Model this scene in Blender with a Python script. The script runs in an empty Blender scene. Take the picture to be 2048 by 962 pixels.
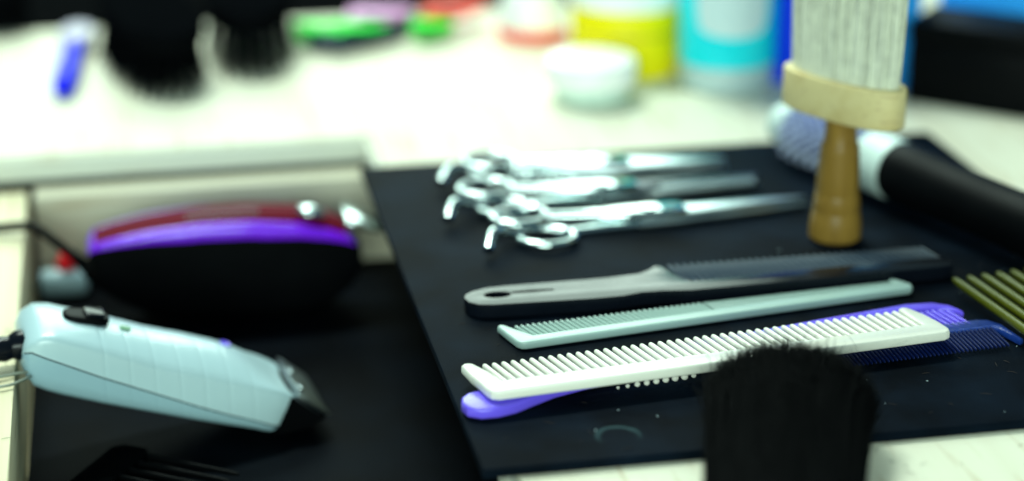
import bpy, bmesh, math, random
from mathutils import Vector, Matrix
from mathutils.geometry import tessellate_polygon
random.seed(7)
R = math.radians
PI = math.pi
scn = bpy.context.scene
C = scn.collection

# ------------------------------------------------------------------ camera
cam_d = bpy.data.cameras.new('camera')
cam = bpy.data.objects.new('camera', cam_d)
C.objects.link(cam)
cam.location = (-0.1100, -0.6006, 0.315)
cam.rotation_euler = (R(90 - 20.9), 0, R(-11.3))
cam_d.sensor_width = 36.0
cam_d.lens = 72.0
cam_d.clip_start = 0.02
cam_d.clip_end = 50
cam_d.dof.use_dof = True
cam_d.dof.focus_distance = 0.760
cam_d.dof.aperture_fstop = 3.0
cam_d.dof.aperture_blades = 0
scn.camera = cam

# ------------------------------------------------------------------ world and lamps
w = bpy.data.worlds.new('World')
scn.world = w
w.use_nodes = True
bg = w.node_tree.nodes['Background']
bg.inputs[0].default_value = (0.50, 0.88, 1.0, 1)
bg.inputs[1].default_value = 0.17


def area(name, loc, target, sx, sy, power, col):
    d = bpy.data.lights.new(name, 'AREA')
    d.shape = 'RECTANGLE'
    d.size = sx
    d.size_y = sy
    d.energy = power
    d.color = col
    o = bpy.data.objects.new(name, d)
    C.objects.link(o)
    o.location = loc
    o.rotation_euler = (Vector(target) - Vector(loc)).to_track_quat('-Z', 'Y').to_euler()
    return o


area('window_light', (0.10, 2.1, 1.05), (0.05, 0.3, 0), 1.35, 1.2, 31, (0.77, 1.0, 0.86))
area('ceiling_lamp', (-0.25, 1.15, 1.9), (0.0, 0.2, 0), 0.9, 0.30, 45, (0.82, 1.0, 0.88))
area('room_light', (-0.7, -2.3, 0.70), (0.0, 0.45, 0), 1.6, 0.9, 60, (0.78, 1.0, 0.88))

scn.view_settings.view_transform = 'Standard'
scn.view_settings.look = 'None'
scn.view_settings.exposure = 0.2
scn.view_settings.gamma = 1.0
scn.view_settings.use_curve_mapping = False
scn.render.engine = 'CYCLES'


# ------------------------------------------------------------------ materials
def nm(name):
    m = bpy.data.materials.new(name)
    m.use_nodes = True
    nt = m.node_tree
    return m, nt, nt.nodes['Principled BSDF']


def plastic(name, col, rough=0.35, spec=0.5, var=0.12, scale=60.0, bump=0.05, metal=0.0, coat=0.0,
            trans=0.0, sss=0.0, bscale=900.0):
    m, nt, p = nm(name)
    N, L = nt.nodes, nt.links
    tc = N.new('ShaderNodeTexCoord')
    n1 = N.new('ShaderNodeTexNoise')
    n1.inputs['Scale'].default_value = scale
    n1.inputs['Detail'].default_value = 6
    L.new(tc.outputs['Object'], n1.inputs['Vector'])
    mx = N.new('ShaderNodeMix')
    mx.data_type = 'RGBA'
    mx.inputs[6].default_value = (*[c * (1 - var) for c in col], 1)
    mx.inputs[7].default_value = (*[min(1, c * (1 + var)) for c in col], 1)
    L.new(n1.outputs['Fac'], mx.inputs[0])
    L.new(mx.outputs[2], p.inputs['Base Color'])
    mr = N.new('ShaderNodeMapRange')
    mr.inputs[3].default_value = max(0.02, rough - 0.08)
    mr.inputs[4].default_value = min(1, rough + 0.08)
    L.new(n1.outputs['Fac'], mr.inputs[0])
    L.new(mr.outputs[0], p.inputs['Roughness'])
    if bump:
        n2 = N.new('ShaderNodeTexNoise')
        n2.inputs['Scale'].default_value = bscale
        n2.inputs['Detail'].default_value = 3
        L.new(tc.outputs['Object'], n2.inputs['Vector'])
        b = N.new('ShaderNodeBump')
        b.inputs['Strength'].default_value = bump
        b.inputs['Distance'].default_value = 0.0006
        L.new(n2.outputs['Fac'], b.inputs['Height'])
        L.new(b.outputs[0], p.inputs['Normal'])
    p.inputs['Metallic'].default_value = metal
    p.inputs['Specular IOR Level'].default_value = spec
    p.inputs['Coat Weight'].default_value = coat
    p.inputs['Coat Roughness'].default_value = 0.06
    p.inputs['Transmission Weight'].default_value = trans
    if sss:
        p.inputs['Subsurface Weight'].default_value = sss
        p.inputs['Subsurface Radius'].default_value = (0.004, 0.004, 0.004)
        p.inputs['Subsurface Scale'].default_value = 0.6
    return m


def wood(name, light, dark, axis=1, scale=1.0, rough=0.5, streak=(0.42, 0.30, 0.16)):
    m, nt, p = nm(name)
    N, L = nt.nodes, nt.links
    tc = N.new('ShaderNodeTexCoord')
    mp = N.new('ShaderNodeMapping')
    s = [26 * scale] * 3
    s[axis] = 1.6 * scale
    mp.inputs['Scale'].default_value = s
    L.new(tc.outputs['Object'], mp.inputs['Vector'])
    n1 = N.new('ShaderNodeTexNoise')
    n1.inputs['Scale'].default_value = 1.0
    n1.inputs['Detail'].default_value = 5
    n1.inputs['Distortion'].default_value = 0.6
    L.new(mp.outputs[0], n1.inputs['Vector'])
    n2 = N.new('ShaderNodeTexNoise')
    n2.inputs['Scale'].default_value = 11.0
    n2.inputs['Detail'].default_value = 4
    L.new(mp.outputs[0], n2.inputs['Vector'])
    r1 = N.new('ShaderNodeValToRGB')
    r1.color_ramp.elements[0].position = 0.36
    r1.color_ramp.elements[0].color = (*dark, 1)
    r1.color_ramp.elements[1].position = 0.56
    r1.color_ramp.elements[1].color = (*light, 1)
    L.new(n1.outputs['Fac'], r1.inputs[0])
    r2 = N.new('ShaderNodeValToRGB')
    r2.color_ramp.elements[0].position = 0.30
    r2.color_ramp.elements[0].color = (0.55, 0.55, 0.55, 1)
    r2.color_ramp.elements[1].position = 0.42
    r2.color_ramp.elements[1].color = (0, 0, 0, 1)
    L.new(n2.outputs['Fac'], r2.inputs[0])
    mx = N.new('ShaderNodeMix')
    mx.data_type = 'RGBA'
    L.new(r2.outputs[0], mx.inputs[0])
    L.new(r1.outputs[0], mx.inputs[6])
    mx.inputs[7].default_value = (*streak, 1)
    L.new(mx.outputs[2], p.inputs['Base Color'])
    p.inputs['Roughness'].default_value = rough
    p.inputs['Specular IOR Level'].default_value = 0.15
    b = N.new('ShaderNodeBump')
    b.inputs['Strength'].default_value = 0.15
    b.inputs['Distance'].default_value = 0.0004
    L.new(n2.outputs['Fac'], b.inputs['Height'])
    L.new(b.outputs[0], p.inputs['Normal'])
    return m


def foam(name, ring=None, k=1.0):
    """black foam mat: fine speckle, lint, broad worn patches and one dried ring"""
    m, nt, p = nm(name)
    N, L = nt.nodes, nt.links
    tc = N.new('ShaderNodeTexCoord')
    n1 = N.new('ShaderNodeTexNoise')
    n1.inputs['Scale'].default_value = 28
    n1.inputs['Detail'].default_value = 8
    L.new(tc.outputs['Object'], n1.inputs['Vector'])
    n2 = N.new('ShaderNodeTexNoise')
    n2.inputs['Scale'].default_value = 1500
    n2.inputs['Detail'].default_value = 3
    L.new(tc.outputs['Object'], n2.inputs['Vector'])
    r = N.new('ShaderNodeValToRGB')
    r.color_ramp.elements[0].position = 0.38
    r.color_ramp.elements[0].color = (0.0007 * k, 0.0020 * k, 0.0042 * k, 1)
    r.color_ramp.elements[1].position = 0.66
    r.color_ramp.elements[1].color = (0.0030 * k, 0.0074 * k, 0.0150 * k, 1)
    L.new(n1.outputs['Fac'], r.inputs[0])
    sp = N.new('ShaderNodeValToRGB')
    sp.color_ramp.elements[0].position = 0.66
    sp.color_ramp.elements[0].color = (0, 0, 0, 1)
    sp.color_ramp.elements[1].position = 0.80
    sp.color_ramp.elements[1].color = (0.35, 0.35, 0.35, 1)
    L.new(n2.outputs['Fac'], sp.inputs[0])
    mx = N.new('ShaderNodeMix')
    mx.data_type = 'RGBA'
    L.new(sp.outputs[0], mx.inputs[0])
    L.new(r.outputs[0], mx.inputs[6])
    mx.inputs[7].default_value = (0.012, 0.035, 0.06, 1)
    out = mx.outputs[2]
    if ring:
        sub = N.new('ShaderNodeVectorMath')
        sub.operation = 'SUBTRACT'
        L.new(tc.outputs['Object'], sub.inputs[0])
        sub.inputs[1].default_value = ring[0]
        sc = N.new('ShaderNodeVectorMath')
        sc.operation = 'MULTIPLY'
        L.new(sub.outputs[0], sc.inputs[0])
        sc.inputs[1].default_value = (1, 1, 0)
        ln = N.new('ShaderNodeVectorMath')
        ln.operation = 'LENGTH'
        L.new(sc.outputs[0], ln.inputs[0])
        n3 = N.new('ShaderNodeTexNoise')
        n3.inputs['Scale'].default_value = 130
        n3.inputs['Detail'].default_value = 3
        L.new(tc.outputs['Object'], n3.inputs['Vector'])
        ad = N.new('ShaderNodeMath')
        ad.operation = 'MULTIPLY_ADD'
        L.new(n3.outputs['Fac'], ad.inputs[0])
        ad.inputs[1].default_value = 0.0018
        L.new(ln.outputs['Value'], ad.inputs[2])
        cr = N.new('ShaderNodeValToRGB')
        e = cr.color_ramp.elements
        kr = ring[1] / 0.02
        e[0].position = kr - 0.09
        e[0].color = (0, 0, 0, 1)
        e[1].position = kr
        e[1].color = (0.55, 0.55, 0.55, 1)
        e2 = e.new(kr + 0.06)
        e2.color = (0, 0, 0, 1)
        dv = N.new('ShaderNodeMath')
        dv.operation = 'DIVIDE'
        L.new(ad.outputs[0], dv.inputs[0])
        dv.inputs[1].default_value = 0.02
        L.new(dv.outputs[0], cr.inputs[0])
        # the ring is broken: only its far arc is left
        sep = N.new('ShaderNodeSeparateXYZ')
        L.new(sub.outputs[0], sep.inputs[0])
        mr = N.new('ShaderNodeMapRange')
        mr.inputs[1].default_value = -0.004
        mr.inputs[2].default_value = 0.004
        L.new(sep.outputs[1], mr.inputs[0])
        mu = N.new('ShaderNodeMath')
        mu.operation = 'MULTIPLY'
        L.new(cr.outputs[0], mu.inputs[0])
        L.new(mr.outputs[0], mu.inputs[1])
        m2 = N.new('ShaderNodeMix')
        m2.data_type = 'RGBA'
        L.new(mu.outputs[0], m2.inputs[0])
        L.new(out, m2.inputs[6])
        m2.inputs[7].default_value = (0.05, 0.10, 0.11, 1)
        out = m2.outputs[2]
    L.new(out, p.inputs['Base Color'])
    p.inputs['Roughness'].default_value = 0.7
    p.inputs['Specular IOR Level'].default_value = 0.03
    b = N.new('ShaderNodeBump')
    b.inputs['Strength'].default_value = 0.35
    b.inputs['Distance'].default_value = 0.0004
    L.new(n2.outputs['Fac'], b.inputs['Height'])
    L.new(b.outputs[0], p.inputs['Normal'])
    return m


M = dict(
    table=wood('pale_birch', (0.71, 0.70, 0.56), (0.65, 0.62, 0.48)),
    pine=wood('pine', (0.74, 0.68, 0.46), (0.64, 0.56, 0.36)),
    edge=wood('ply_edge', (0.70, 0.72, 0.62), (0.60, 0.62, 0.54), axis=0),
    panel=wood('drawer_panel', (0.60, 0.57, 0.44), (0.52, 0.49, 0.37), axis=0),
    mat=foam('black_foam', ((0.0505, 0.0155, 0), 0.0085)),
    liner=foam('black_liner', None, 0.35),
    floor=plastic('dark_floor', (0.012, 0.009, 0.007), 0.8, 0.1, 0.4, 5),
    white=plastic('cream_plastic', (0.78, 0.77, 0.68), 0.30, 0.5, 0.03, 40, 0.03, sss=0.15),
    grey=plastic('grey_green_plastic', (0.36, 0.50, 0.46), 0.33, 0.5, 0.06, 50, 0.03),
    black=plastic('black_gloss_plastic', (0.0030, 0.0045, 0.008), 0.20, 0.17, 0.3, 60, 0.02),
    blackm=plastic('black_satin_plastic', (0.0012, 0.0016, 0.0022), 0.5, 0.05, 0.3, 60, 0.04),
    blacktooth=plastic('black_comb_teeth', (0.036, 0.065, 0.105), 0.35, 0.4, 0.3, 60, 0.0),
    purple=plastic('purple_plastic', (0.16, 0.10, 0.86), 0.28, 0.5, 0.06, 60, 0.03),
    navy=plastic('navy_plastic', (0.003, 0.010, 0.07), 0.35, 0.3, 0.2, 90, 0.1),
    navyspine=plastic('navy_comb_spine', (0.008, 0.035, 0.22), 0.32, 0.5, 0.5, 500, 0.3),
    olive=plastic('olive_plastic', (0.075, 0.085, 0.002), 0.4, 0.2, 0.2, 90, 0.03),
    tort=plastic('brown_plastic', (0.075, 0.036, 0.008), 0.3, 0.5, 0.3, 90, 0.03),
    steel=plastic('polished_steel', (0.56, 0.66, 0.66), 0.12, 0.5, 0.04, 80, 0.02, metal=1.0),
    steel2=plastic('brushed_steel', (0.48, 0.56, 0.58), 0.30, 0.5, 0.06, 80, 0.05, metal=1.0),
    darksteel=plastic('dark_steel', (0.10, 0.12, 0.14), 0.35, 0.5, 0.1, 80, 0.05, metal=1.0),
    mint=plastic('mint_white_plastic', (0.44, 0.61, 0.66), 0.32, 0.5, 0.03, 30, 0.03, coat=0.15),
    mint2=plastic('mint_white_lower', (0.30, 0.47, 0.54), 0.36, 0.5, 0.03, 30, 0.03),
    matte=plastic('matt_black', (0.002, 0.0024, 0.003), 1.0, 0.0, 0.3, 60, 0.0),
    clipping=plastic('cut_hair', (0.03, 0.02, 0.014), 0.5, 0.3, 0.4, 300, 0.0),
    seam=plastic('dark_gap', (0.02, 0.025, 0.03), 0.7, 0.2),
    violet=plastic('violet_lacquer', (0.20, 0.010, 0.88), 0.28, 0.45, 0.05, 30, 0.0, coat=0.3),
    maroon=plastic('maroon_lacquer', (0.11, 0.002, 0.012), 0.6, 0.02, 0.1, 30, 0.0),
    red=plastic('red_plastic', (0.90, 0.01, 0.02), 0.4, 0.3, 0.05),
    palegrey=plastic('pale_blue_grey', (0.36, 0.52, 0.58), 0.4, 0.5, 0.1),
    beech=wood('beech', (0.64, 0.54, 0.27), (0.54, 0.42, 0.18), axis=0, scale=2.0),
    handlewood=wood('varnished_wood', (0.25, 0.145, 0.028), (0.15, 0.08, 0.013), axis=2, scale=2.0, rough=0.35, streak=(0.14, 0.07, 0.02)),
    bristle=plastic('pale_bristle', (0.72, 0.74, 0.60), 0.45, 0.4, 0.3, 200, 0.0),
    hair=plastic('black_hair', (0.0012, 0.0016, 0.002), 0.8, 0.03, 0.4, 300, 0.0),
    barrel=plastic('blue_silver_barrel', (0.06, 0.09, 0.30), 0.4, 0.5, 0.4, 300, 0.1, metal=0.3),
    bluebristle=plastic('pale_blue_nylon', (0.46, 0.52, 0.78), 0.4, 0.5, 0.5),
    collar=plastic('white_collar', (0.62, 0.76, 0.72), 0.35, 0.5, 0.02),
    yellow=plastic('yellow_label', (0.90, 0.76, 0.004), 0.5, 0.15, 0.06, 40),
    amber=plastic('amber_print', (0.42, 0.34, 0.01), 0.5, 0.5, 0.1),
    lid=plastic('white_lid', (0.88, 0.90, 0.88), 0.35, 0.5, 0.02),
    frost=plastic('frosted_jar', (0.58, 0.74, 0.66), 0.25, 0.5, 0.05),
    cyan=plastic('cyan_liquid', (0.006, 0.74, 0.86), 0.3, 0.2, 0.04, 30, 0.0, coat=0.15),
    clear=plastic('clear_base', (0.46, 0.60, 0.62), 0.15, 0.5, 0.05, coat=0.5),
    paper=plastic('white_paper', (0.62, 0.78, 0.82), 0.5, 0.4, 0.02),
    azure=plastic('azure_card', (0.03, 0.36, 1.0), 0.5, 0.1, 0.08, 20),
    deepblue=plastic('deep_blue_card', (0.004, 0.05, 0.85), 0.5, 0.08, 0.08, 20),
    blue=plastic('blue_plastic', (0.002, 0.008, 0.85), 0.45, 0.12, 0.1),
    lilac=plastic('lilac_white', (0.45, 0.42, 0.55), 0.4, 0.5, 0.1),
    green=plastic('neon_green', (0.01, 0.90, 0.05), 0.5, 0.15, 0.06),
    pink=plastic('lilac_pink', (0.90, 0.45, 0.82), 0.5, 0.15, 0.06),
    orange=plastic('coral_red', (0.95, 0.10, 0.07), 0.5, 0.15, 0.06),
    slate=plastic('slate_plastic', (0.012, 0.03, 0.05), 0.5, 0.1, 0.2),
    wire=plastic('loop_wire', (0.22, 0.25, 0.20), 0.4, 0.5, 0.1),
    greenlogo=plastic('green_print', (0.02, 0.22, 0.06), 0.4, 0.5, 0.1),
)


# ------------------------------------------------------------------ mesh helpers
def link(name, me, mat, parent=None, loc=(0, 0, 0), rot=(0, 0, 0)):
    o = bpy.data.objects.new(name, me)
    C.objects.link(o)
    if mat is not None and len(me.materials) == 0:
        me.materials.append(mat)
    o.parent = parent
    o.location = loc
    o.rotation_euler = rot
    return o


def finish(bm, name, smooth=40):
    bmesh.ops.recalc_face_normals(bm, faces=bm.faces[:])
    me = bpy.data.meshes.new(name)
    bm.to_mesh(me)
    bm.free()
    if smooth:
        me.polygons.foreach_set('use_smooth', [True] * len(me.polygons))
        try:
            me.set_sharp_from_angle(angle=R(smooth))
        except Exception:
            pass
    return me


def thing(name, label, cat, loc=(0, 0, 0), rot=(0, 0, 0), group=None):
    o = bpy.data.objects.new(name, None)
    C.objects.link(o)
    o.empty_display_size = 0.01
    o.location = loc
    o.rotation_euler = rot
    o['label'] = label
    o['category'] = cat
    if group:
        o['group'] = group
    return o


def tag(o, label, cat, group=None):
    o['label'] = label
    o['category'] = cat
    if group:
        o['group'] = group
    return o


def add_loft(bm, rings, caps=True, closed=True):
    vs = [[bm.verts.new(p) for p in r] for r in rings]
    n = len(rings[0])
    for a, b in zip(vs, vs[1:]):
        for i in range(n if closed else n - 1):
            j = (i + 1) % n
            bm.faces.new((a[i], a[j], b[j], b[i]))
    if caps:
        bm.faces.new(vs[0][::-1])
        bm.faces.new(vs[-1])
    return vs


def loft(name, rings, smooth=40, caps=True):
    bm = bmesh.new()
    add_loft(bm, rings, caps)
    return finish(bm, name, smooth)


def lathe(name, prof, n=40, smooth=35):
    rings = [[(max(r, 1e-5) * math.cos(2 * PI * i / n), max(r, 1e-5) * math.sin(2 * PI * i / n), z) for i in range(n)] for r, z in prof]
    return loft(name, rings, smooth)


def add_tube(bm, pts, rad, n=8, caps=True):
    """tube along a polyline; rad a number or a list"""
    pts = [Vector(p) for p in pts]
    rr = rad if isinstance(rad, (list, tuple)) else [rad] * len(pts)
    rings = []
    up = Vector((0, 0, 1))
    for i, p in enumerate(pts):
        t = (pts[min(i + 1, len(pts) - 1)] - pts[max(i - 1, 0)]).normalized()
        s = t.cross(up)
        if s.length < 1e-4:
            s = t.cross(Vector((1, 0, 0)))
        s.normalize()
        q = s.cross(t).normalized()
        rings.append([p + (s * math.cos(2 * PI * k / n) + q * math.sin(2 * PI * k / n)) * rr[i] for k in range(n)])
    add_loft(bm, rings, caps)


def tube(name, pts, rad, n=10, smooth=60):
    bm = bmesh.new()
    add_tube(bm, pts, rad, n)
    return finish(bm, name, smooth)


def smooth_path(pts, k=6):
    """Catmull-Rom through pts"""
    P = [Vector(p) for p in pts]
    out = []
    for i in range(len(P) - 1):
        a, b, c, d = P[max(i - 1, 0)], P[i], P[i + 1], P[min(i + 2, len(P) - 1)]
        for j in range(k):
            t = j / k
            out.append(0.5 * ((2 * b) + (c - a) * t + (2 * a - 5 * b + 4 * c - d) * t * t + (3 * b - a - 3 * c + d) * t ** 3))
    out.append(P[-1])
    return out


def prism(name, outer, z0, z1, holes=(), bev=0.0, seg=2, smooth=40):
    loops = [[Vector((x, y, 0)) for x, y in outer]] + [[Vector((x, y, 0)) for x, y in h] for h in holes]
    flat = [p for l in loops for p in l]
    tris = tessellate_polygon(loops)
    bm = bmesh.new()
    lo = [bm.verts.new((p.x, p.y, z0)) for p in flat]
    hi = [bm.verts.new((p.x, p.y, z1)) for p in flat]
    if holes:
        for t in tris:
            bm.faces.new([hi[i] for i in t])
            bm.faces.new([lo[i] for i in t[::-1]])
    else:
        bm.faces.new(hi)
        bm.faces.new(lo[::-1])
    off = 0
    for l in loops:
        n = len(l)
        for i in range(n):
            j = (i + 1) % n
            bm.faces.new((lo[off + i], lo[off + j], hi[off + j], hi[off + i]))
        off += n
    bmesh.ops.recalc_face_normals(bm, faces=bm.faces[:])
    if bev:
        es = [e for e in bm.edges if len(e.link_faces) == 2 and abs(e.link_faces[0].normal.z - e.link_faces[1].normal.z) > 0.5]
        bmesh.ops.bevel(bm, geom=es, offset=bev, segments=seg, profile=0.5, affect='EDGES', clamp_overlap=True)
    return finish(bm, name, smooth)


def box(name, x0, x1, y0, y1, z0, z1, bev=0.0, seg=2):
    bm = bmesh.new()
    bmesh.ops.create_cube(bm, size=1.0)
    for v in bm.verts:
        v.co = Vector(((x0 + x1) / 2 + v.co.x * (x1 - x0), (y0 + y1) / 2 + v.co.y * (y1 - y0), (z0 + z1) / 2 + v.co.z * (z1 - z0)))
    if bev:
        bmesh.ops.bevel(bm, geom=bm.edges[:], offset=bev, segments=seg, profile=0.5, affect='EDGES')
    return finish(bm, name)


def ell(cx, cy, a, b, n=24, rot=0.0, e=2.0):
    out = []
    for i in range(n):
        t = 2 * PI * i / n
        c, s = math.cos(t), math.sin(t)
        x = a * math.copysign(abs(c) ** (2 / e), c)
        y = b * math.copysign(abs(s) ** (2 / e), s)
        out.append((cx + x * math.cos(rot) - y * math.sin(rot), cy + x * math.sin(rot) + y * math.cos(rot)))
    return out


def tooth_mesh(name, ln, w0, w1, t0, t1, n=8):
    """a comb tooth along +y from y=0, lens-like section, rounded tip; z centred on 0"""
    rings = []
    for f, k in ((0, 1.0), (0.35, 1.0), (0.7, 1.0), (0.9, 0.97), (0.965, 0.8), (0.992, 0.5), (1.0, 0.15)):
        a = (w0 + (w1 - w0) * f) / 2 * k
        b = (t0 + (t1 - t0) * f) / 2 * k
        rings.append([(a * math.cos(2 * PI * i / n), ln * f, b * math.sin(2 * PI * i / n)) for i in range(n)])
    return loft(name, rings, 60)


def torus_mesh(name, cx, cy, cz, a, b, r, rot=0.0, n=36, m=10, flat=1.0):
    pts = [(cx + p[0], cy + p[1]) for p in ell(0, 0, a, b, n, rot)]
    bm = bmesh.new()
    rings = []
    for i in range(n):
        p0, p1, p2 = pts[i - 1], pts[i], pts[(i + 1) % n]
        t = Vector((p2[0] - p0[0], p2[1] - p0[1], 0)).normalized()
        s = Vector((t.y, -t.x, 0))
        rings.append([bm.verts.new(Vector((p1[0], p1[1], cz)) + s * r * math.cos(2 * PI * k / m) + Vector((0, 0, flat * r * math.sin(2 * PI * k / m)))) for k in range(m)])
    for i in range(n):
        a_, b_ = rings[i], rings[(i + 1) % n]
        for k in range(m):
            bm.faces.new((a_[k], a_[(k + 1) % m], b_[(k + 1) % m], b_[k]))
    return finish(bm, name, 60)


def structure(o):
    o['kind'] = 'structure'
    return o


# ------------------------------------------------------------------ setting: floor, worktop, drawer
structure(link('floor', box('floor', -6, 6, -5, 7, -0.80, -0.78), M['floor']))

# the worktop is L-shaped: it lies behind the pulled-out drawer and to the right of it
ZT = -0.004
wt = link('worktop', prism('worktop', [(0.0125, -0.35), (0.75, -0.35), (0.75, 0.618), (-0.60, 0.618), (-0.60, 0.3795), (0.0125, 0.3795)], ZT - 0.0125, ZT, bev=0.0012), M['table'])
structure(wt)
# bare plywood edge strip along the front of the back part (seen above the drawer)
link('edge_strip', box('edge_strip', -0.60, 0.0120, 0.3765, 0.3793, ZT - 0.0122, ZT - 0.0015, 0.0005), M['edge'], wt)
link('edge_strip', box('edge_strip2', 0.0095, 0.0123, -0.35, 0.3760, ZT - 0.0122, ZT - 0.0015, 0.0005), M['edge'], wt)

dr = thing('drawer', 'open pale wooden drawer lined with black foam, holding two hair clippers', 'drawer', (-0.07, 0.17, -0.066))


def dpart(name, x0, x1, y0, y1, z0, z1, m, bev=0.0008):
    o = link(name, box(name, x0, x1, y0, y1, z0, z1, bev), M[m], dr)
    o.location = (0.07, -0.17, 0.066)
    return o


dpart('side_panel', -0.1900, -0.1575, -0.02, 0.3680, -0.078, -0.0185, 'pine')
dpart('side_panel', 0.0700, 0.0860, -0.02, 0.3735, -0.078, -0.0185, 'pine')
dpart('back_panel', -0.1540, 0.0695, 0.3580, 0.3735, -0.0665, -0.0185, 'panel')
dpart('front_panel', -0.1760, 0.0860, -0.038, -0.0205, -0.078, -0.0185, 'pine')
dpart('base_board', -0.1572, 0.0698, -0.0202, 0.3575, -0.078, -0.0665, 'pine')
dpart('foam_liner', -0.1560, 0.0690, -0.0195, 0.3570, -0.0660, -0.0622, 'liner', 0.0006)

mt = link('tool_mat', prism('tool_mat', [(0, 0), (0.286, 0), (0.286, 0.318), (0, 0.318)], -0.0038, 0.0, bev=0.0005), M['mat'])
tag(mt, 'thin black foam mat under the combs and scissors, overhanging the drawer', 'mat')


# ------------------------------------------------------------------ combs
def place_teeth(par, me, mat, xs, y, z=0.0, rot=0.0, flip=False):
    for i, x in enumerate(xs):
        link('tooth', me, mat, par, (x, y, z), (0, 0, rot + (PI if flip else 0)))


# white cutting comb, its spine propped on the purple comb
wc = thing('white_comb', 'cream white wide toothed comb lying on top of the purple comb', 'comb', (0.0103, 0.0384, 0.0080), (R(-3.6), 0, R(6.1)))
WL = 0.1805
sp = [(0.003, 0), (WL - 0.003, 0), (WL - 0.0005, 0.0012), (WL + 0.0004, 0.0035), (WL + 0.0004, 0.011), (WL - 0.0008, 0.0205), (WL - 0.0025, 0.0275), (WL - 0.0035, 0.0298), (WL - 0.0052, 0.0306), (WL - 0.0070, 0.0296), (WL - 0.0072, 0.0205),
      (WL - 0.0068, 0.0102), (0.0072, 0.0102), (0.0050, 0.0205), (0.0020, 0.0296), (0.0006, 0.0306), (-0.0012, 0.0306), (-0.0025, 0.0292), (-0.0020, 0.019), (-0.0008, 0.010), (-0.0004, 0.0045), (0.0005, 0.0015)]
link('spine', prism('white_spine', sp, -0.0019, 0.0019, bev=0.0009, seg=3), M['white'], wc)
tm = tooth_mesh('white_tooth', 0.0208, 0.0027, 0.0021, 0.0034, 0.0026, 10)
nt_ = 47
for i in range(nt_):
    f = (i + 1) / (nt_ + 1)
    link('tooth', tm, M['white'], wc, (0.0050 + f * (WL - 0.0100), 0.0098, 0), (0, 0, R(6.5 - 5.5 * f)))
nb = lathe('fleck_bead', [(0, 0), (0.0008, 0.0001), (0.0012, 0.0008), (0.0010, 0.0016), (0, 0.0019)], 12)  # white beads added in place of light flecks falling below the spine
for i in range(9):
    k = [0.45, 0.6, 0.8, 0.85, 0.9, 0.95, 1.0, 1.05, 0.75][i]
    o = link('fleck_bead', nb, M['white'], wc, (0.0490 + i * 0.00373, 0.0052 + 0.0002 * i, -0.0052), (R(45), 0, 0))
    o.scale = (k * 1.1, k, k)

# purple comb underneath: rounded handle at one end, toothed head at the other
pc = thing('purple_comb', 'glossy purple handled comb half hidden under the white comb', 'comb', (0.0035, 0.0455, 0.0), (0, 0, R(11.3)))
ho = [(-0.0020, 0.0020), (-0.0035, -0.002), (-0.003, -0.0065), (0.001, -0.0100), (0.007, -0.0112), (0.014, -0.0105), (0.022, -0.0075), (0.032, -0.0040), (0.045, -0.0020), (0.088, -0.001), (0.094, 0.004),
      (0.100, 0.0065), (0.198, 0.0075), (0.2035, 0.0055), (0.2075, 0.0005), (0.2055, 0.0075), (0.2005, 0.0125), (0.190, 0.0150), (0.150, 0.0150), (0.100, 0.0135), (0.085, 0.0105), (0.060, 0.0085), (0.030, 0.0075), (0.010, 0.0060), (0.001, 0.0045)]
link('spine', prism('purple_spine', ho, 0.0006, 0.0050, bev=0.0016, seg=3), M['purple'], pc)
pt = tooth_mesh('purple_tooth', 0.0190, 0.0021, 0.0012, 0.0030, 0.0016)
place_teeth(pc, pt, M['purple'], [0.0985 + i * 0.00268 for i in range(40)], 0.0085, 0.0026, R(5), True)

# navy fine comb
nc = thing('navy_comb', 'dark navy fine toothed comb poking out from under the white comb', 'comb', (0.100, 0.0465, 0.0), (0, 0, R(5.5)))
no = [(0.0, 0.0135), (0.001, 0.0215), (0.004, 0.0235), (0.112, 0.0235), (0.1165, 0.0220), (0.1195, 0.0165), (0.1205, 0.0020), (0.1190, 0.0015), (0.1165, 0.0130), (0.114, 0.0155), (0.004, 0.0150)]
link('spine', prism('navy_spine', no, 0.0004, 0.0034, bev=0.0009), M['navyspine'], nc)
ntm = tooth_mesh('navy_tooth', 0.0160, 0.00120, 0.0008, 0.0026, 0.0014)
place_teeth(nc, ntm, M['navy'], [0.0025 + i * 0.00172 for i in range(66)], 0.0158, 0.0019, R(-3), True)

# grey tapered barber comb
gc = thing('grey_comb', 'matt grey green tapering comb between the white and the black combs', 'comb', (0.0312, 0.0920, 0.0), (0, 0, R(8.2)))
GL = 0.169
go = [(0.003, 0.0), (GL - 0.002, 0.0), (GL, 0.0015), (GL + 0.0005, 0.004), (GL - 0.003, 0.0108), (GL - 0.0055, 0.0112), (GL - 0.0062, 0.0062), (0.008, 0.0062), (0.0045, 0.0120), (0.0005, 0.0192), (-0.0010, 0.0198), (-0.0022, 0.0188), (-0.0012, 0.0100), (-0.0002, 0.0030), (0.001, 0.0008)]
link('spine', prism('grey_spine', go, 0.0004, 0.0036, bev=0.0009, seg=3), M['grey'], gc)
gt = tooth_mesh('grey_tooth_coarse', 0.0136, 0.0018, 0.0013, 0.0030, 0.0018)
for i in range(34):
    f = i / 33
    o = link('tooth', gt, M['grey'], gc, (0.0072 + i * 0.00228, 0.0056, 0.0020), (0, 0, R(9)))
    o.scale = (1, 1 - 0.20 * f, 1)
gt2 = tooth_mesh('grey_tooth_fine', 0.0108, 0.00105, 0.0008, 0.0028, 0.0017, 6)
for i in range(62):
    f = i / 61
    o = link('tooth', gt2, M['grey'], gc, (0.0848 + i * 0.00128, 0.0056, 0.0020), (0, 0, R(9 - 4 * f)))
    o.scale = (1, 1 - 0.50 * f, 1)

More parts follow.
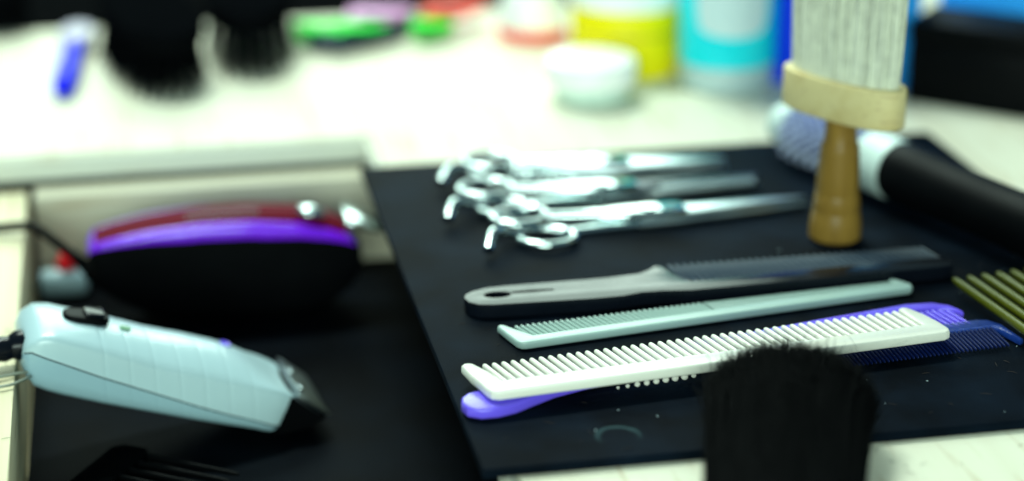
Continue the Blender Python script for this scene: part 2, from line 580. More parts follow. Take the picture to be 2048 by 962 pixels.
# black clipper comb with a handle and hanging hole
bc = thing('black_handled_comb', 'glossy black clipper comb with flat handle and hanging hole', 'comb', (0.0176, 0.1340, 0.0), (0, 0, R(0)))
bo = [(0.0, 0.0), (0.0010, -0.0045), (0.0045, -0.0078), (0.0100, -0.0090), (0.030, -0.0098), (0.050, -0.0105), (0.062, -0.0100), (0.070, -0.0080), (0.078, -0.0080), (0.090, -0.0096), (0.120, -0.0090), (0.165, -0.0070), (0.196, -0.0055), (0.2025, -0.0040), (0.2045, -0.0005),
      (0.2030, 0.0040), (0.196, 0.0050), (0.120, 0.0012), (0.093, -0.0004), (0.090, 0.0020), (0.0875, 0.0100), (0.0850, 0.0175), (0.0822, 0.0185), (0.0795, 0.0150), (0.074, 0.0115), (0.060, 0.0098), (0.040, 0.0096), (0.018, 0.0094), (0.010, 0.0086), (0.004, 0.0060), (0.001, 0.0032)]
link('spine', prism('black_comb_spine', bo, 0.0005, 0.0062, holes=[ell(0.0135, 0.0008, 0.0055, 0.0032, 18)], bev=0.0024, seg=5), M['black'], bc)
link('groove', tube('groove', [(0.0195, 0.0018, 0.0060), (0.028, 0.0019, 0.0061), (0.0365, 0.0017, 0.0059)], 0.0006, 8), M['blackm'], bc)
bt = tooth_mesh('black_tooth', 0.0220, 0.00160, 0.0011, 0.0024, 0.0014)
for i in range(36):
    f = i / 35
    o = link('tooth', bt, M['blacktooth'], bc, (0.0925 + i * 0.00310, 0.0000 + 0.0030 * f, 0.0046), (0, 0, R(9)))
    o.scale = (1.0, 1 - 0.18 * f, 1.0)

# olive pick comb at the right
oc = thing('olive_comb', 'olive green and brown comb with long round teeth at the edge of the mat', 'comb', (0.2199, 0.0430, 0.0), (0, 0, R(-4.5)))
ot = tooth_mesh('olive_tooth', 0.0760, 0.0042, 0.0034, 0.0042, 0.0034, 10)
for i in range(9):
    link('tooth', ot, M['olive'] if i < 3 else (M['olive'] if i % 2 else M['olive']), oc, (0.0010 + i * 0.00655, -0.001 + 0.0014 * i, 0.0078), (R(-2.0), 0, R(8.5)))
link('spine', prism('olive_spine', [(-0.004, -0.003), (-0.001, -0.012), (0.006, -0.016), (0.055, -0.016), (0.062, -0.010), (0.062, 0.012), (0.050, 0.012), (0.004, 0.002), (-0.002, 0.001)], 0.0052, 0.0104, bev=0.0015), M['olive'], oc)
link('web', prism('olive_web', [(0.016, 0.006), (0.060, 0.012), (0.060, 0.054), (0.040, 0.068), (0.024, 0.068), (0.014, 0.052)], 0.0042, 0.0056, bev=0.0004), M['tort'], oc)

# black wide comb lying in the drawer, right at the front
fc = thing('black_rake_comb', 'black plastic comb with long thin teeth lying in the drawer', 'comb', (-0.1130, 0.1500, -0.0622), (0, 0, R(-33)))
link('spine', prism('rake_spine', [(-0.010, -0.075), (0.0, -0.072), (0.004, -0.04), (0.005, 0.0), (0.002, 0.004), (-0.008, 0.004), (-0.012, 0.0)], 0.0010, 0.0065, bev=0.0014), M['matte'], fc)
rt = tooth_mesh('rake_tooth', 0.044, 0.0026, 0.0018, 0.0036, 0.0022)
for i in range(11):
    link('tooth', rt, M['blackm'], fc, (0.002, 0.0005 - i * 0.0066, 0.0042), (0, 0, R(-90)))


# ------------------------------------------------------------------ scissors
def scissors(name, label, piv, ang, blade, handle, ring_off, thin=False, bw=0.0095, tang=True, gap=2.0, rr=0.0108):
    """local x runs from the rings (-) to the blade tips (+), the pivot at the origin"""
    s = thing(name, label, 'scissors', (piv[0], piv[1], 0.0), (0, 0, R(ang)))
    for k, (sg, z) in enumerate(((1, 0.0044), (-1, 0.0020))):
        g = R(gap) * sg
        # flat hollow-ground blade: outer edge straight, tapering to a point; thick at the pivot
        w = bw
        ol = [(-0.006, -0.35 * w * sg), (0.010, -0.52 * w * sg), (blade * 0.35, -0.42 * w * sg), (blade * 0.8, -0.18 * w * sg), (blade, 0.0), (blade * 0.985, 0.10 * w * sg), (blade * 0.75, 0.30 * w * sg), (blade * 0.35, 0.48 * w * sg), (0.012, 0.60 * w * sg), (-0.006, 0.55 * w * sg)]
        if thin and k == 0:
            ol = [(-0.006, -0.45 * w), (0.020, -0.45 * w), (0.030, -0.05 * w), (blade, 0.02 * w), (blade, 0.24 * w), (0.030, 0.52 * w), (-0.006, 0.55 * w)]
        if sg < 0:
            ol = ol[::-1]
        b = link('blade', prism('blade', ol, -0.0011, 0.0011, bev=0.0005), M['steel2'] if not (thin and k == 0) else M['darksteel'], s, (0, 0, z), (0, 0, g))
        if thin and k == 0:
            tt = tooth_mesh('thinning_tooth', 0.0062, 0.0013, 0.0009, 0.0018, 0.0010, 6)
            for i in range(20):
                link('tooth', tt, M['steel2'], b, (0.0315 + i * (blade - 0.033) / 20, 0.0002, 0), (0, 0, PI))
        # thick polished shank block around the pivot
        sk = []
        for f, hw, hh, ee in ((0.0195, 0.0052, 0.0009, 6), (0.0185, 0.0060, 0.0021, 6), (0.006, 0.0062, 0.0024, 6), (-0.008, 0.0058, 0.0024, 6), (-0.017, 0.0042, 0.0023, 4), (-0.028, 0.0028, 0.0022, 2.4), (-handle * 0.72, 0.0023, 0.0022, 2.2)):
            cy = sg * (0.0006 if f > 0 else -f * ring_off[k] / (handle * 0.72) * 0.6)
            sk.append([(f, cy + p[0], p[1] + 0.0002) for p in ell(0, 0, hw, hh, 20, 0, ee)])
        link('shank', loft('shank', sk, 50), M['steel'], s, (0, 0, z + 0.0008 * sg), (0, 0, g))
        cx = -handle * (0.90 if k == 0 else 0.80)
        cyr = sg * ring_off[k] * 0.92
        rg = link('finger_ring', torus_mesh('finger_ring', cx, cyr, z + 0.0006, rr * 1.12, rr * 0.92, 0.0018, R(12) * sg), M['steel'], s)
        if tang and k == 1:
            e = cx - rr * 1.1
            link('finger_rest', tube('finger_rest', smooth_path([(e + 0.001, cyr + 0.002, 0.0035), (e - 0.006, cyr + 0.003, 0.0060), (e - 0.012, cyr - 0.001, 0.0078), (e - 0.016, cyr - 0.008, 0.0052), (e - 0.017, cyr - 0.011, 0.0038)], 5),
                                             [0.0017 + 0.0008 * (i / 20) for i in range(21)], 10), M['steel'], s)
    sc_ = link('pivot_screw', lathe('pivot_screw', [(0, 0), (0.0040, 0), (0.0042, 0.0006), (0.0036, 0.0013), (0.0012, 0.0015), (0, 0.0013)], 24), M['steel'], s, (0.002, 0, 0.0070))
    return s


scissors('cutting_shears', 'plain steel cutting shears with curled finger rest, beside the black handled comb', (0.1120, 0.2165), 4.5, 0.0780, 0.059, (0.0125, 0.0110), bw=0.0125, gap=0.8)
scissors('thinning_shears', 'steel thinning shears with finely notched blade between two plain shears', (0.0990, 0.2525), 1.0, 0.0780, 0.054, (0.0120, 0.0115), thin=True, bw=0.0120, gap=0.5)
scissors('styling_shears', 'steel shears with broad blades lying along the far edge of the mat', (0.1040, 0.2885), -7.0, 0.0660, 0.051, (0.0070, 0.0090), bw=0.0180, gap=1.0)

# ------------------------------------------------------------------ standing neck brush
nk = thing('neck_brush', 'wooden neck brush with pale bristles standing upright on its handle', 'brush', (0.1893, 0.1845, 0.0))
hp = [(0.0, 0.0), (0.0098, 0.0), (0.0112, 0.0012), (0.0112, 0.0060), (0.0104, 0.0120), (0.0100, 0.0128), (0.0099, 0.0138), (0.0102, 0.0146), (0.0096, 0.0205), (0.0092, 0.0213), (0.0094, 0.0225), (0.0090, 0.0300), (0.0084, 0.0400), (0.0082, 0.0420), (0.0076, 0.0436), (0.0070, 0.0450), (0.0068, 0.0500), (0.0070, 0.0560), (0.0, 0.0560)]
link('handle', lathe('neck_handle', hp, 40), M['handlewood'], nk)
NR = R(-59)
link('head_block', prism('head_block', ell(0, 0, 0.0305, 0.0120, 48, NR, 2.5), 0.0555, 0.0728, bev=0.0012, seg=3), M['beech'], nk)


def strands(name, n, gen, sides=3):
    bm = bmesh.new()
    for i in range(n):
        pts, rad = gen(i)
        add_tube(bm, pts, rad, sides, False)
    return finish(bm, name, 180)


def nk_gen(i):
    t = random.uniform(0, 2 * PI)
    q = math.sqrt(random.random())
    a, b = 0.0275 * q * math.cos(t), 0.0092 * q * math.sin(t)
    x, y = a * math.cos(NR) - b * math.sin(NR), a * math.sin(NR) + b * math.cos(NR)
    fx, fy = x * 1.06 + random.gauss(0, 0.0006), y * 1.06 + random.gauss(0, 0.0006)
    h = 0.070 + random.uniform(-0.006, 0.004)
    return [(x, y, 0.0715), (x + (fx - x) * 0.4, y + (fy - y) * 0.4, 0.0715 + h * 0.4), (fx, fy, 0.0715 + h)], [0.00038, 0.00034, 0.00016]


bo_ = link('bristles', strands('bristles', 3600, nk_gen), M['bristle'], nk)
bo_['kind'] = 'stuff'

# ------------------------------------------------------------------ round brush lying on the mat
A = Vector((0.2040, 0.2960, 0.0))
B = Vector((0.2590, 0.1400, 0.0))
rba = math.atan2(B.y - A.y, B.x - A.x)
rb = thing('round_brush', 'black handled round hair brush with white collar and blue bristled barrel', 'brush', (A.x, A.y, 0.0158), (0, 0, rba))


def lathe_x(name, prof, n=32):
    rings = [[(x, max(r, 1e-5) * math.cos(2 * PI * i / n), max(r, 1e-5) * math.sin(2 * PI * i / n)) for i in range(n)] for r, x in prof]
    return loft(name, rings, 35)


link('tip', lathe_x('tip', [(0, -0.006), (0.006, -0.0055), (0.0098, -0.003), (0.0105, 0.002), (0.0105, 0.008), (0, 0.008)]), M['collar'], rb)
link('barrel', lathe_x('barrel', [(0, 0.0082), (0.0098, 0.0082), (0.0098, 0.062), (0, 0.062)]), M['barrel'], rb)
link('collar', lathe_x('collar', [(0, 0.0612), (0.0120, 0.0612), (0.0136, 0.0628), (0.0140, 0.0680), (0.0138, 0.0815), (0.0, 0.0815)]), M['collar'], rb)
link('handle', lathe_x('handle', [(0, 0.0816), (0.0134, 0.0816), (0.0140, 0.084), (0.0138, 0.095), (0.0128, 0.120), (0.0126, 0.150), (0.0138, 0.190), (0.0140, 0.205), (0.0110, 0.214), (0.0, 0.216)]), M['blackm'], rb)


def rb_gen(i):
    row = i % 16
    k = i // 16
    t = 2 * PI * row / 16 + (k % 2) * PI / 16
    x = 0.0105 + k * 0.0034 + random.gauss(0, 0.0003)
    r1 = 0.0150 + random.gauss(0, 0.0003)
    return [(x, 0.0095 * math.cos(t), 0.0095 * math.sin(t)), (x + random.gauss(0, 0.0003), r1 * math.cos(t), r1 * math.sin(t))], [0.0010, 0.0008]


bo_ = link('bristles', strands('round_bristles', 16 * 15, rb_gen, 5), M['bluebristle'], rb)
bo_['kind'] = 'stuff'

# ------------------------------------------------------------------ black fade brush lying at the front edge
fb = thing('fade_brush', 'soft black bristled barber brush lying across the front edge of the mat', 'brush', (0.0871, -0.0527, 0.0), (0, 0, R(-20)))
fb.scale = (1, 1, 0.83)


def seg_ring(y, a, b, zc, n=28, e=2.4):
    return [(p[0], y, zc + p[1]) for p in ell(0, 0, a, b, n, 0, e)]


link('block', loft('fade_block', [seg_ring(-0.060, 0.006, 0.004, 0.016), seg_ring(-0.058, 0.014, 0.010, 0.016), seg_ring(-0.040, 0.021, 0.014, 0.016), seg_ring(-0.020, 0.0240, 0.0158, 0.016), seg_ring(0.000, 0.0255, 0.0160, 0.0163), seg_ring(0.0075, 0.0258, 0.0160, 0.0163), seg_ring(0.0095, 0.0248, 0.0150, 0.0163)], 40), M['hair'], fb, (0, -0.036, 0))
link('bristle_core', loft('fade_core', [seg_ring(-0.028, 0.0225, 0.0130, 0.0165), seg_ring(0.035, 0.0250, 0.0130, 0.0165), seg_ring(0.065, 0.0240, 0.0120, 0.0165), seg_ring(0.076, 0.0180, 0.0080, 0.0165)], 60), M['hair'], fb)


def fb_gen(i):
    t = random.uniform(0, 2 * PI)
    q = random.random() ** 0.42
    x0, z0 = 0.0250 * q * math.cos(t), 0.0150 * q * math.sin(t)
    L_ = 0.0770 * (1 - 0.17 * (q * abs(math.cos(t))) ** 2.6 - 0.06 * q * q) + random.gauss(0, 0.0012)
    stray = random.random() < 0.08
    j = 3.6 if stray else 1.0
    x1 = x0 * 1.17 + random.gauss(0, 0.0013 * j)
    z1 = z0 * 1.10 + random.gauss(0, 0.0011 * j)
    z1 = max(z1, -0.0155)
    mid = 0.55
    p0 = (x0 * 0.97, -0.0300, 0.0165 + z0 * 0.97)
    p1 = (x0 + (x1 - x0) * 0.40 + random.gauss(0, 0.0004), 0.0075 + L_ * mid, 0.0165 + z0 + (z1 - z0) * 0.4 + random.gauss(0, 0.0004))
    p2 = (x0 + (x1 - x0) * 0.8 + random.gauss(0, 0.0004), 0.0075 + L_ * 0.86, 0.0165 + z0 + (z1 - z0) * 0.8)
    p3 = (x1 + random.gauss(0, 0.0009), 0.0075 + L_ + random.gauss(0, 0.0006), 0.0165 + z1)
    return [p0, p1, p2, p3], [0.00015, 0.00015, 0.00013, 0.00004]


bo_ = link('bristles', strands('fade_bristles', 11000, fb_gen), M['hair'], fb)
bo_['kind'] = 'stuff'
# a few long loose hairs caught in the tip
for pts in ([(0.004, 0.081, 0.024), (0.008, 0.096, 0.028), (0.016, 0.101, 0.029), (0.022, 0.092, 0.026), (0.024, 0.078, 0.022)],
            [(0.020, 0.076, 0.024), (0.029, 0.084, 0.028), (0.040, 0.092, 0.030)],
            [(-0.016, 0.078, 0.024), (-0.020, 0.090, 0.027), (-0.027, 0.093, 0.025)]):
    link('loose_hair', tube('loose_hair', smooth_path(pts, 6), 0.00006, 4), M['hair'], fb)


# ------------------------------------------------------------------ white clipper in the drawer
CR = R(8)
cl = thing('white_clipper', 'pale mint white corded hair clipper with black switch, in the drawer', 'clipper', (-0.15 - math.sin(CR) * 0.02, 0.146 + math.cos(CR) * 0.02, -0.0622), (0, 0, CR))
cl_off = Vector((0, 0, 0.0622))


def lerp_tab(tab, x):
    for (a, *va), (b, *vb) in zip(tab, tab[1:]):
        if x <= b:
            f = 0 if b == a else max(0, (x - a) / (b - a))
            f = f
            return [p + (q - p) * f for p, q in zip(va, vb)]
    return list(tab[-1][1:])


# along the body: ridge z, seam z, bottom z, crown z, half width (z from the rim of the mat)
TAB = [(-0.0035, -0.0115, -0.0130, -0.0170, -0.0110, 0.0110),
       (-0.0025, -0.0085, -0.0100, -0.0200, -0.0072, 0.0155),
       (0.0000, -0.0050, -0.0090, -0.0240, -0.0030, 0.0182),
       (0.0050, -0.0030, -0.0115, -0.0265, -0.0008, 0.0195),
       (0.0108, -0.0040, -0.0145, -0.0290, -0.0008, 0.0199),
       (0.0255, -0.0104, -0.0225, -0.0348, -0.0050, 0.0200),
       (0.0482, -0.0211, -0.0338, -0.0430, -0.0142, 0.0200),
       (0.0630, -0.0267, -0.0412, -0.0483, -0.0192, 0.0200),
       (0.0756, -0.0316, -0.0470, -0.0525, -0.0242, 0.0200),
       (0.0810, -0.0336, -0.0492, -0.0542, -0.0270, 0.0200),
       (0.0860, -0.0355, -0.0512, -0.0558, -0.0304, 0.0199),
       (0.0910, -0.0373, -0.0532, -0.0572, -0.0344, 0.0197),
       (0.0958, -0.0392, -0.0548, -0.0585, -0.0384, 0.0193),
       (0.1010, -0.0420, -0.0560, -0.0592, -0.0428, 0.0184),
       (0.1045, -0.0446, -0.0564, -0.0595, -0.0458, 0.0170),
       (0.1056, -0.0465, -0.0562, -0.0590, -0.0475, 0.0158)]
VC = 0.0


def clip_section(u, upper, groove=0.0):
    rz, sz, bz, cz, hw = lerp_tab(TAB, u)
    hw -= groove
    rz -= groove * 0.4
    cz -= groove
    if upper:
        # from the near seam, up the side, round the ridge, over the crown and down the far side
        d = min(0.0024, (rz - sz) * 0.4)
        half = [(-hw, sz + 0.0004), (-hw, sz + (rz - sz) * 0.4), (-hw * 0.995, rz - d), (-hw * 0.983, rz - d * 0.5), (-hw * 0.955, rz - d * 0.12), (-hw * 0.915, rz + (cz - rz) * 0.12), (-hw * 0.85, rz + (cz - rz) * 0.28), (-hw * 0.65, rz + (cz - rz) * 0.64), (-hw * 0.35, rz + (cz - rz) * 0.92), (0, cz)]
    else:
        h2 = hw * 0.985
        half = [(-h2, sz - 0.0004), (-h2 * 0.985, sz + (bz - sz) * 0.5), (-h2 * 0.93, sz + (bz - sz) * 0.85), (-h2 * 0.82, bz - 0.0004), (-h2 * 0.6, bz - 0.0014), (0, bz - 0.0018)]
    ring = half + [(-a, b) for a, b in half[-2::-1]]
    # the front face slants back towards the bottom
    out = []
    k = max(0.0, min(1.0, (u - 0.080) / 0.025))
    for a, b in ring:
        sh = -0.70 * max(0, -0.0445 - b) * k * k
        out.append(Vector((u + sh, VC + a, b)) + cl_off)
    return out


ribs = [0.0275 + i * 0.0098 for i in range(7)]
us = sorted(set([t[0] for t in TAB] + [0.018, 0.033, 0.042, 0.053, 0.0585, 0.069, 0.081, 0.091]))
st = [(u, 0.0) for u in us if min(abs(u - q) for q in ribs) > 0.0020]
for q in ribs:
    st += [(q - 0.0014, 0.0), (q - 0.0005, 0.0), (q, 0.00017), (q + 0.0005, 0.0), (q + 0.0014, 0.0)]
st.sort()
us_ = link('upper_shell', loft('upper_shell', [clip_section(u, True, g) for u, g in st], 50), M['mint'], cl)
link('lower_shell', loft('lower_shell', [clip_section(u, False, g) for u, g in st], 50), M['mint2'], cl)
gk = [u for u in us if -0.003 < u < 0.085]
link('seam_gasket', loft('seam_gasket', [[Vector((u, VC + a * lerp_tab(TAB, u)[4] * 0.965, lerp_tab(TAB, u)[1] + b)) + cl_off for a, b in ((-1, -0.0008), (1, -0.0008), (1, 0.0008), (-1, 0.0008))] for u in gk], 30), M['seam'], cl)
# sliding switch on the crown
sw = prism('switch', ell(0, 0, 0.0092, 0.0060, 28, 0, 3.0), -0.0015, 0.0018, bev=0.0010, seg=3)
link('switch', sw, M['blackm'], cl, Vector((0.0235, -0.001, -0.0042)) + cl_off, (0, R(14), 0))
link('switch_grip', box('switch_grip', -0.0040, 0.0040, -0.0046, 0.0046, 0.0016, 0.0034, 0.0010), M['black'], cl, Vector((0.0265, -0.001, -0.0048)) + cl_off, (0, R(14), 0))
link('logo_dot', prism('logo_dot', ell(0, 0, 0.0024, 0.0016, 16), 0, 0.0005), M['greenlogo'], cl, Vector((0.0385, -0.003, -0.0102)) + cl_off, (0, R(20), 0))
link('body_screw', lathe('body_screw', [(0, 0), (0.0024, 0), (0.0022, 0.0008), (0.0008, 0.0003), (0, 0.0003)], 16), M['purple'], cl, Vector((0.0800, 0.006, -0.0270)) + cl_off, (0, R(26), 0))
# blade block: black wedge, steel plates, cutting teeth, screws
wd = [[Vector((u + du, a, z)) + cl_off for a, z, du in ((-hw, z0, d0), (hw, z0, d0), (hw, z1, 0), (-hw, z1, 0))] for u, hw, z0, z1, d0 in ((0.0900, 0.0180, -0.0585, -0.0440, 0), (0.1020, 0.0182, -0.0595, -0.0440, -0.004), (0.1085, 0.0182, -0.0588, -0.0470, 0), (0.1155, 0.0182, -0.0556, -0.0528, 0))]
link('blade_block', loft('blade_block', wd, 30), M['blackm'], cl)
pl = link('top_blade', box('top_blade', -0.0005, 0.0148, -0.0200, 0.0200, -0.0007, 0.0007, 0.0003), M['steel2'], cl, Vector((0.1048, 0.0, -0.0430)) + cl_off, (0, R(41), 0))
bt_ = tooth_mesh('cutting_tooth', 0.0030, 0.0009, 0.0004, 0.0012, 0.0006, 6)
for i in range(26):
    link('tooth', bt_, M['steel2'], pl, (0.0146, -0.0193 + i * 0.00154, 0), (0, 0, R(-90)))
link('lower_blade', box('lower_blade', -0.0005, 0.0125, -0.0185, 0.0185, -0.0006, 0.0006, 0.0003), M['darksteel'], cl, Vector((0.1042, 0.0, -0.0452)) + cl_off, (0, R(41), 0))
scw = lathe('blade_screw', [(0, 0), (0.0020, 0), (0.0019, 0.0008), (0.0010, 0.0012), (0, 0.0012)], 16)
for dv in (-0.0085, 0.0085):
    link('blade_screw', scw, M['steel2'], cl, Vector((0.1075, dv, -0.0445)) + cl_off, (0, R(41), 0))
# strain relief, cord and hanging loop at the rear end
rp = [Vector((-0.0015 - 0.0028 * i, -0.006 - 0.0003 * i, -0.0100 - 0.0002 * i)) + cl_off for i in range(12)]
rel = link('strain_relief', tube('strain_relief', rp, [0.0060, 0.0060, 0.0046, 0.0052, 0.0044, 0.0050, 0.0042, 0.0048, 0.0040, 0.0045, 0.0038, 0.0042], 16, 30), M['black'], cl)
link('cord', tube('cord', smooth_path([Vector(p) + cl_off for p in ((-0.0315, -0.0092, -0.0122), (-0.06, -0.014, -0.014), (-0.11, 0.002, -0.03), (-0.18, 0.02, -0.10))], 8), 0.0024, 10), M['blackm'], cl)
link('hanging_loop', tube('hanging_loop', smooth_path([Vector(p) + cl_off for p in ((-0.0005, -0.014, -0.0185), (-0.0060, -0.017, -0.0172), (-0.0130, -0.019, -0.0168), (-0.0195, -0.020, -0.0168), (-0.0180, -0.027, -0.0168), (-0.0110, -0.028, -0.0168), (-0.0050, -0.024, -0.0172), (-0.0010, -0.016, -0.0195))], 6), 0.0006, 8), M['wire'], cl)

# ------------------------------------------------------------------ purple clipper behind it
pu = thing('purple_clipper', 'glossy black clipper with violet band and maroon ribbed top, in the drawer', 'clipper', (-0.0650, 0.3040, -0.0622))
pu_off = Vector((0.0650, -0.3040, 0.0622))
# u : band top z, band low z, bottom z, crown z, half width, axis v
PT = [(-0.1290, -0.0235, -0.0255, -0.0360, -0.0227, 0.0092),
      (-0.1265, -0.0195, -0.0240, -0.0410, -0.0187, 0.0123),
      (-0.1150, -0.0166, -0.0215, -0.0490, -0.0157, 0.0137),
      (-0.1000, -0.0140, -0.0200, -0.0570, -0.0130, 0.0143),
      (-0.0780, -0.0122, -0.0190, -0.0600, -0.0104, 0.0148),
      (-0.0555, -0.0125, -0.0195, -0.0605, -0.0100, 0.0150),
      (-0.0325, -0.0152, -0.0222, -0.0600, -0.0117, 0.0150),
      (-0.0190, -0.0192, -0.0252, -0.0560, -0.0152, 0.0145),
      (-0.0090, -0.0240, -0.0280, -0.0490, -0.0207, 0.0131),
      (-0.0040, -0.0290, -0.0310, -0.0420, -0.0270, 0.0115)]
PV = 0.300


def smooth_tab(tab, n):
    u0, u1 = tab[0][0], tab[-1][0]
    pts = [Vector(t[:3]) for t in tab]
    out = []
    for i in range(n + 1):
        u = u0 + (u1 - u0) * i / n
        out.append([u] + lerp_tab(tab, u))
    return out


PS = smooth_tab(PT, 40)


def pu_ring(row, which):
    u, tz, lz, bz, cz, hw = row
    e = max(0.0, min(1.0, (u + 0.129) / 0.045, (-0.004 - u) / 0.045))
    lz = tz + (lz - tz) * (0.35 + 0.65 * e ** 0.6)
    if which == 'low':
        half = [(-hw, lz - 0.0002), (-hw * 1.0, lz + (bz - lz) * 0.5), (-hw * 0.95, lz + (bz - lz) * 0.85), (-hw * 0.80, bz), (-hw * 0.4, bz - 0.0012), (0, bz - 0.0014)]
        ring = half + [(-a, b) for a, b in half[-2::-1]]
    elif which == 'band':
        ring = [(-hw * 0.80, lz), (-hw * 1.01, lz), (-hw * 1.02, lz + (tz - lz) * 0.35), (-hw * 0.99, lz + (tz - lz) * 0.72), (-hw * 0.92, tz - 0.0002), (-hw * 0.84, tz + 0.0004), (-hw * 0.78, tz + 0.0002)]
        ring = ring + [(-a, b) for a, b in ring[::-1]]
    else:
        half = [(-hw * 0.80, lz), (-hw * 0.80, tz + 0.0002), (-hw * 0.72, tz + (cz - tz) * 0.5), (-hw * 0.45, tz + (cz - tz) * 0.9), (0, cz)]
        ring = half + [(-a, b) for a, b in half[-2::-1]]
    return [Vector((u, PV + a, b)) + pu_off for a, b in ring]


link('lower_body', loft('lower_body', [pu_ring(r, 'low') for r in PS], 60), M['blackm'], pu)
link('side_band', loft('side_band', [pu_ring(r, 'band') for r in PS[:-1]], 60), M['violet'], pu)
link('top_panel', loft('top_panel', [pu_ring(r, 'top') for r in PS[1:-2]], 60), M['maroon'], pu)
rib = box('grip_rib', -0.0005, 0.0005, -0.0070, -0.0020, -0.0006, 0.0008, 0.0004)
for i in range(13):
    u = -0.0830 + i * 0.0026
    t = lerp_tab(PT, u)
    link('grip_rib', rib, M['darksteel'], pu, Vector((u, PV, t[3] + 0.0001)) + pu_off)
# chromed lever and blade bezel at the front end
lv = loft('taper_lever', [[Vector((u, PV - 0.007 + p[0], z - 0.001 + p[1])) + pu_off for p in ell(0, 0, a, b, 14)] for u, z, a, b in ((-0.0330, -0.0098, 0.0012, 0.0006), (-0.0315, -0.0096, 0.0040, 0.0022), (-0.0265, -0.0104, 0.0052, 0.0030), (-0.0215, -0.0120, 0.0040, 0.0022), (-0.0200, -0.0125, 0.0010, 0.0006))], 60)
link('taper_lever', lv, M['steel'], pu)
bz_ = box('blade_plate', -0.0070, 0.0090, -0.0140, 0.0140, -0.0010, 0.0010, 0.0006)
bp = link('blade_plate', bz_, M['steel'], pu, Vector((-0.0035, PV + 0.004, -0.0195)) + pu_off, (0, R(20), 0))
for i in range(20):
    link('tooth', bt_, M['steel2'], bp, (0.0088, -0.0132 + i * 0.00138, 0), (0, 0, R(-90)))
cp = smooth_path([Vector(p) + pu_off for p in ((-0.1270, PV - 0.004, -0.0360), (-0.1310, 0.3000, -0.0330), (-0.1360, 0.2990, -0.0275), (-0.1440, 0.2990, -0.0195), (-0.1530, 0.3040, -0.0140), (-0.1650, 0.3070, -0.0145), (-0.1800, 0.3060, -0.0160), (-0.2100, 0.3000, -0.0300), (-0.2400, 0.2900, -0.0800))], 6)
link('strain_relief', tube('pu_relief', cp[0:13], [0.0046 - 0.0002 * i + (0.0004 if i % 2 else 0) for i in range(13)], 14), M['blackm'], pu)
link('cord', tube('pu_cord', cp[12:], 0.0023, 10), M['blackm'], pu)

# squat red-knobbed bottle in the back corner of the drawer
rbt = thing('oil_bottle', 'small pale grey bottle with red cap in the drawer corner by the cord', 'bottle', (-0.1445, 0.3380, -0.0622))
rbt.scale = (0.8, 0.8, 0.8)
link('body', loft('oil_body', [[(x, p[0], 0.0085 + p[1]) for p in ell(0, 0, a, a, 20)] for x, a in ((-0.011, 0.004), (-0.0105, 0.0072), (-0.008, 0.0082), (0.012, 0.0082), (0.016, 0.0070), (0.017, 0.003))], 50), M['palegrey'], rbt)
link('cap', lathe('oil_cap', [(0, 0), (0.0062, 0), (0.0064, 0.001), (0.0058, 0.0085), (0.0040, 0.0105), (0, 0.011)], 24), M['red'], rbt, (0.004, 0.004, 0.0155), (R(10), R(20), 0))


# ------------------------------------------------------------------ jars, bottle and boxes at the back
yj = thing('yellow_jar', 'round tub with yellow label and white lid behind the small white jar', 'tub', (0.1690, 0.4730, ZT))
link('body', lathe('yj_body', [(0, 0), (0.0285, 0), (0.0300, 0.0012), (0.0303, 0.004), (0.0303, 0.040), (0.0290, 0.042), (0, 0.042)], 56), M['yellow'], yj)
link('label_band', lathe('yj_band', [(0.0303, 0.0235), (0.03045, 0.0235), (0.03045, 0.0250), (0.0303, 0.0250)], 56), M['amber'], yj)
link('lid', lathe('yj_lid', [(0, 0.0385), (0.0312, 0.0385), (0.0318, 0.0400), (0.0318, 0.0620), (0.0300, 0.0650), (0, 0.0655)], 56), M['lid'], yj)

wj = thing('white_jar', 'small frosted jar with bright white lid standing before the yellow tub', 'jar', (0.1365, 0.4190, ZT))
link('body', lathe('wj_body', [(0, 0), (0.0170, 0), (0.0190, 0.0015), (0.0200, 0.006), (0.0205, 0.012), (0, 0.012)], 48), M['frost'], wj)
link('lid', lathe('wj_lid', [(0, 0.0105), (0.0236, 0.0105), (0.0242, 0.0120), (0.0242, 0.0205), (0.0232, 0.0222), (0, 0.0226)], 48), M['lid'], wj)

cb = thing('cyan_bottle', 'clear round bottle of cyan liquid with a white label', 'bottle', (0.2155, 0.4330, ZT))
link('base', lathe('cb_base', [(0, 0), (0.0245, 0), (0.0262, 0.0020), (0.0265, 0.0145), (0, 0.0145)], 52), M['clear'], cb)
link('body', lathe('cb_body', [(0, 0.0146), (0.0266, 0.0146), (0.0266, 0.0900), (0.0240, 0.1000), (0.0120, 0.1080), (0.0110, 0.1180), (0, 0.1180)], 52), M['cyan'], cb)
# rounded paper label wrapped on the front of the bottle
bm = bmesh.new()
nx, ny = 20, 14
a0 = math.atan2(cam.location.y - 0.4330, cam.location.x - 0.2155) + 0.12
grid = {}
for i in range(nx + 1):
    for j in range(ny + 1):
        s_, t_ = i / nx * 2 - 1, j / ny * 2 - 1
        q = 1 - 0.16 * abs(t_) ** 3
        a = a0 + s_ * 0.80 * q
        grid[i, j] = bm.verts.new((0.0269 * math.cos(a), 0.0269 * math.sin(a), 0.057 + t_ * 0.0250 * (1 - 0.14 * abs(s_) ** 2.5)))
for i in range(nx):
    for j in range(ny):
        bm.faces.new((grid[i, j], grid[i + 1, j], grid[i + 1, j + 1], grid[i, j + 1]))
link('label', finish(bm, 'cb_label', 60), M['paper'], cb)

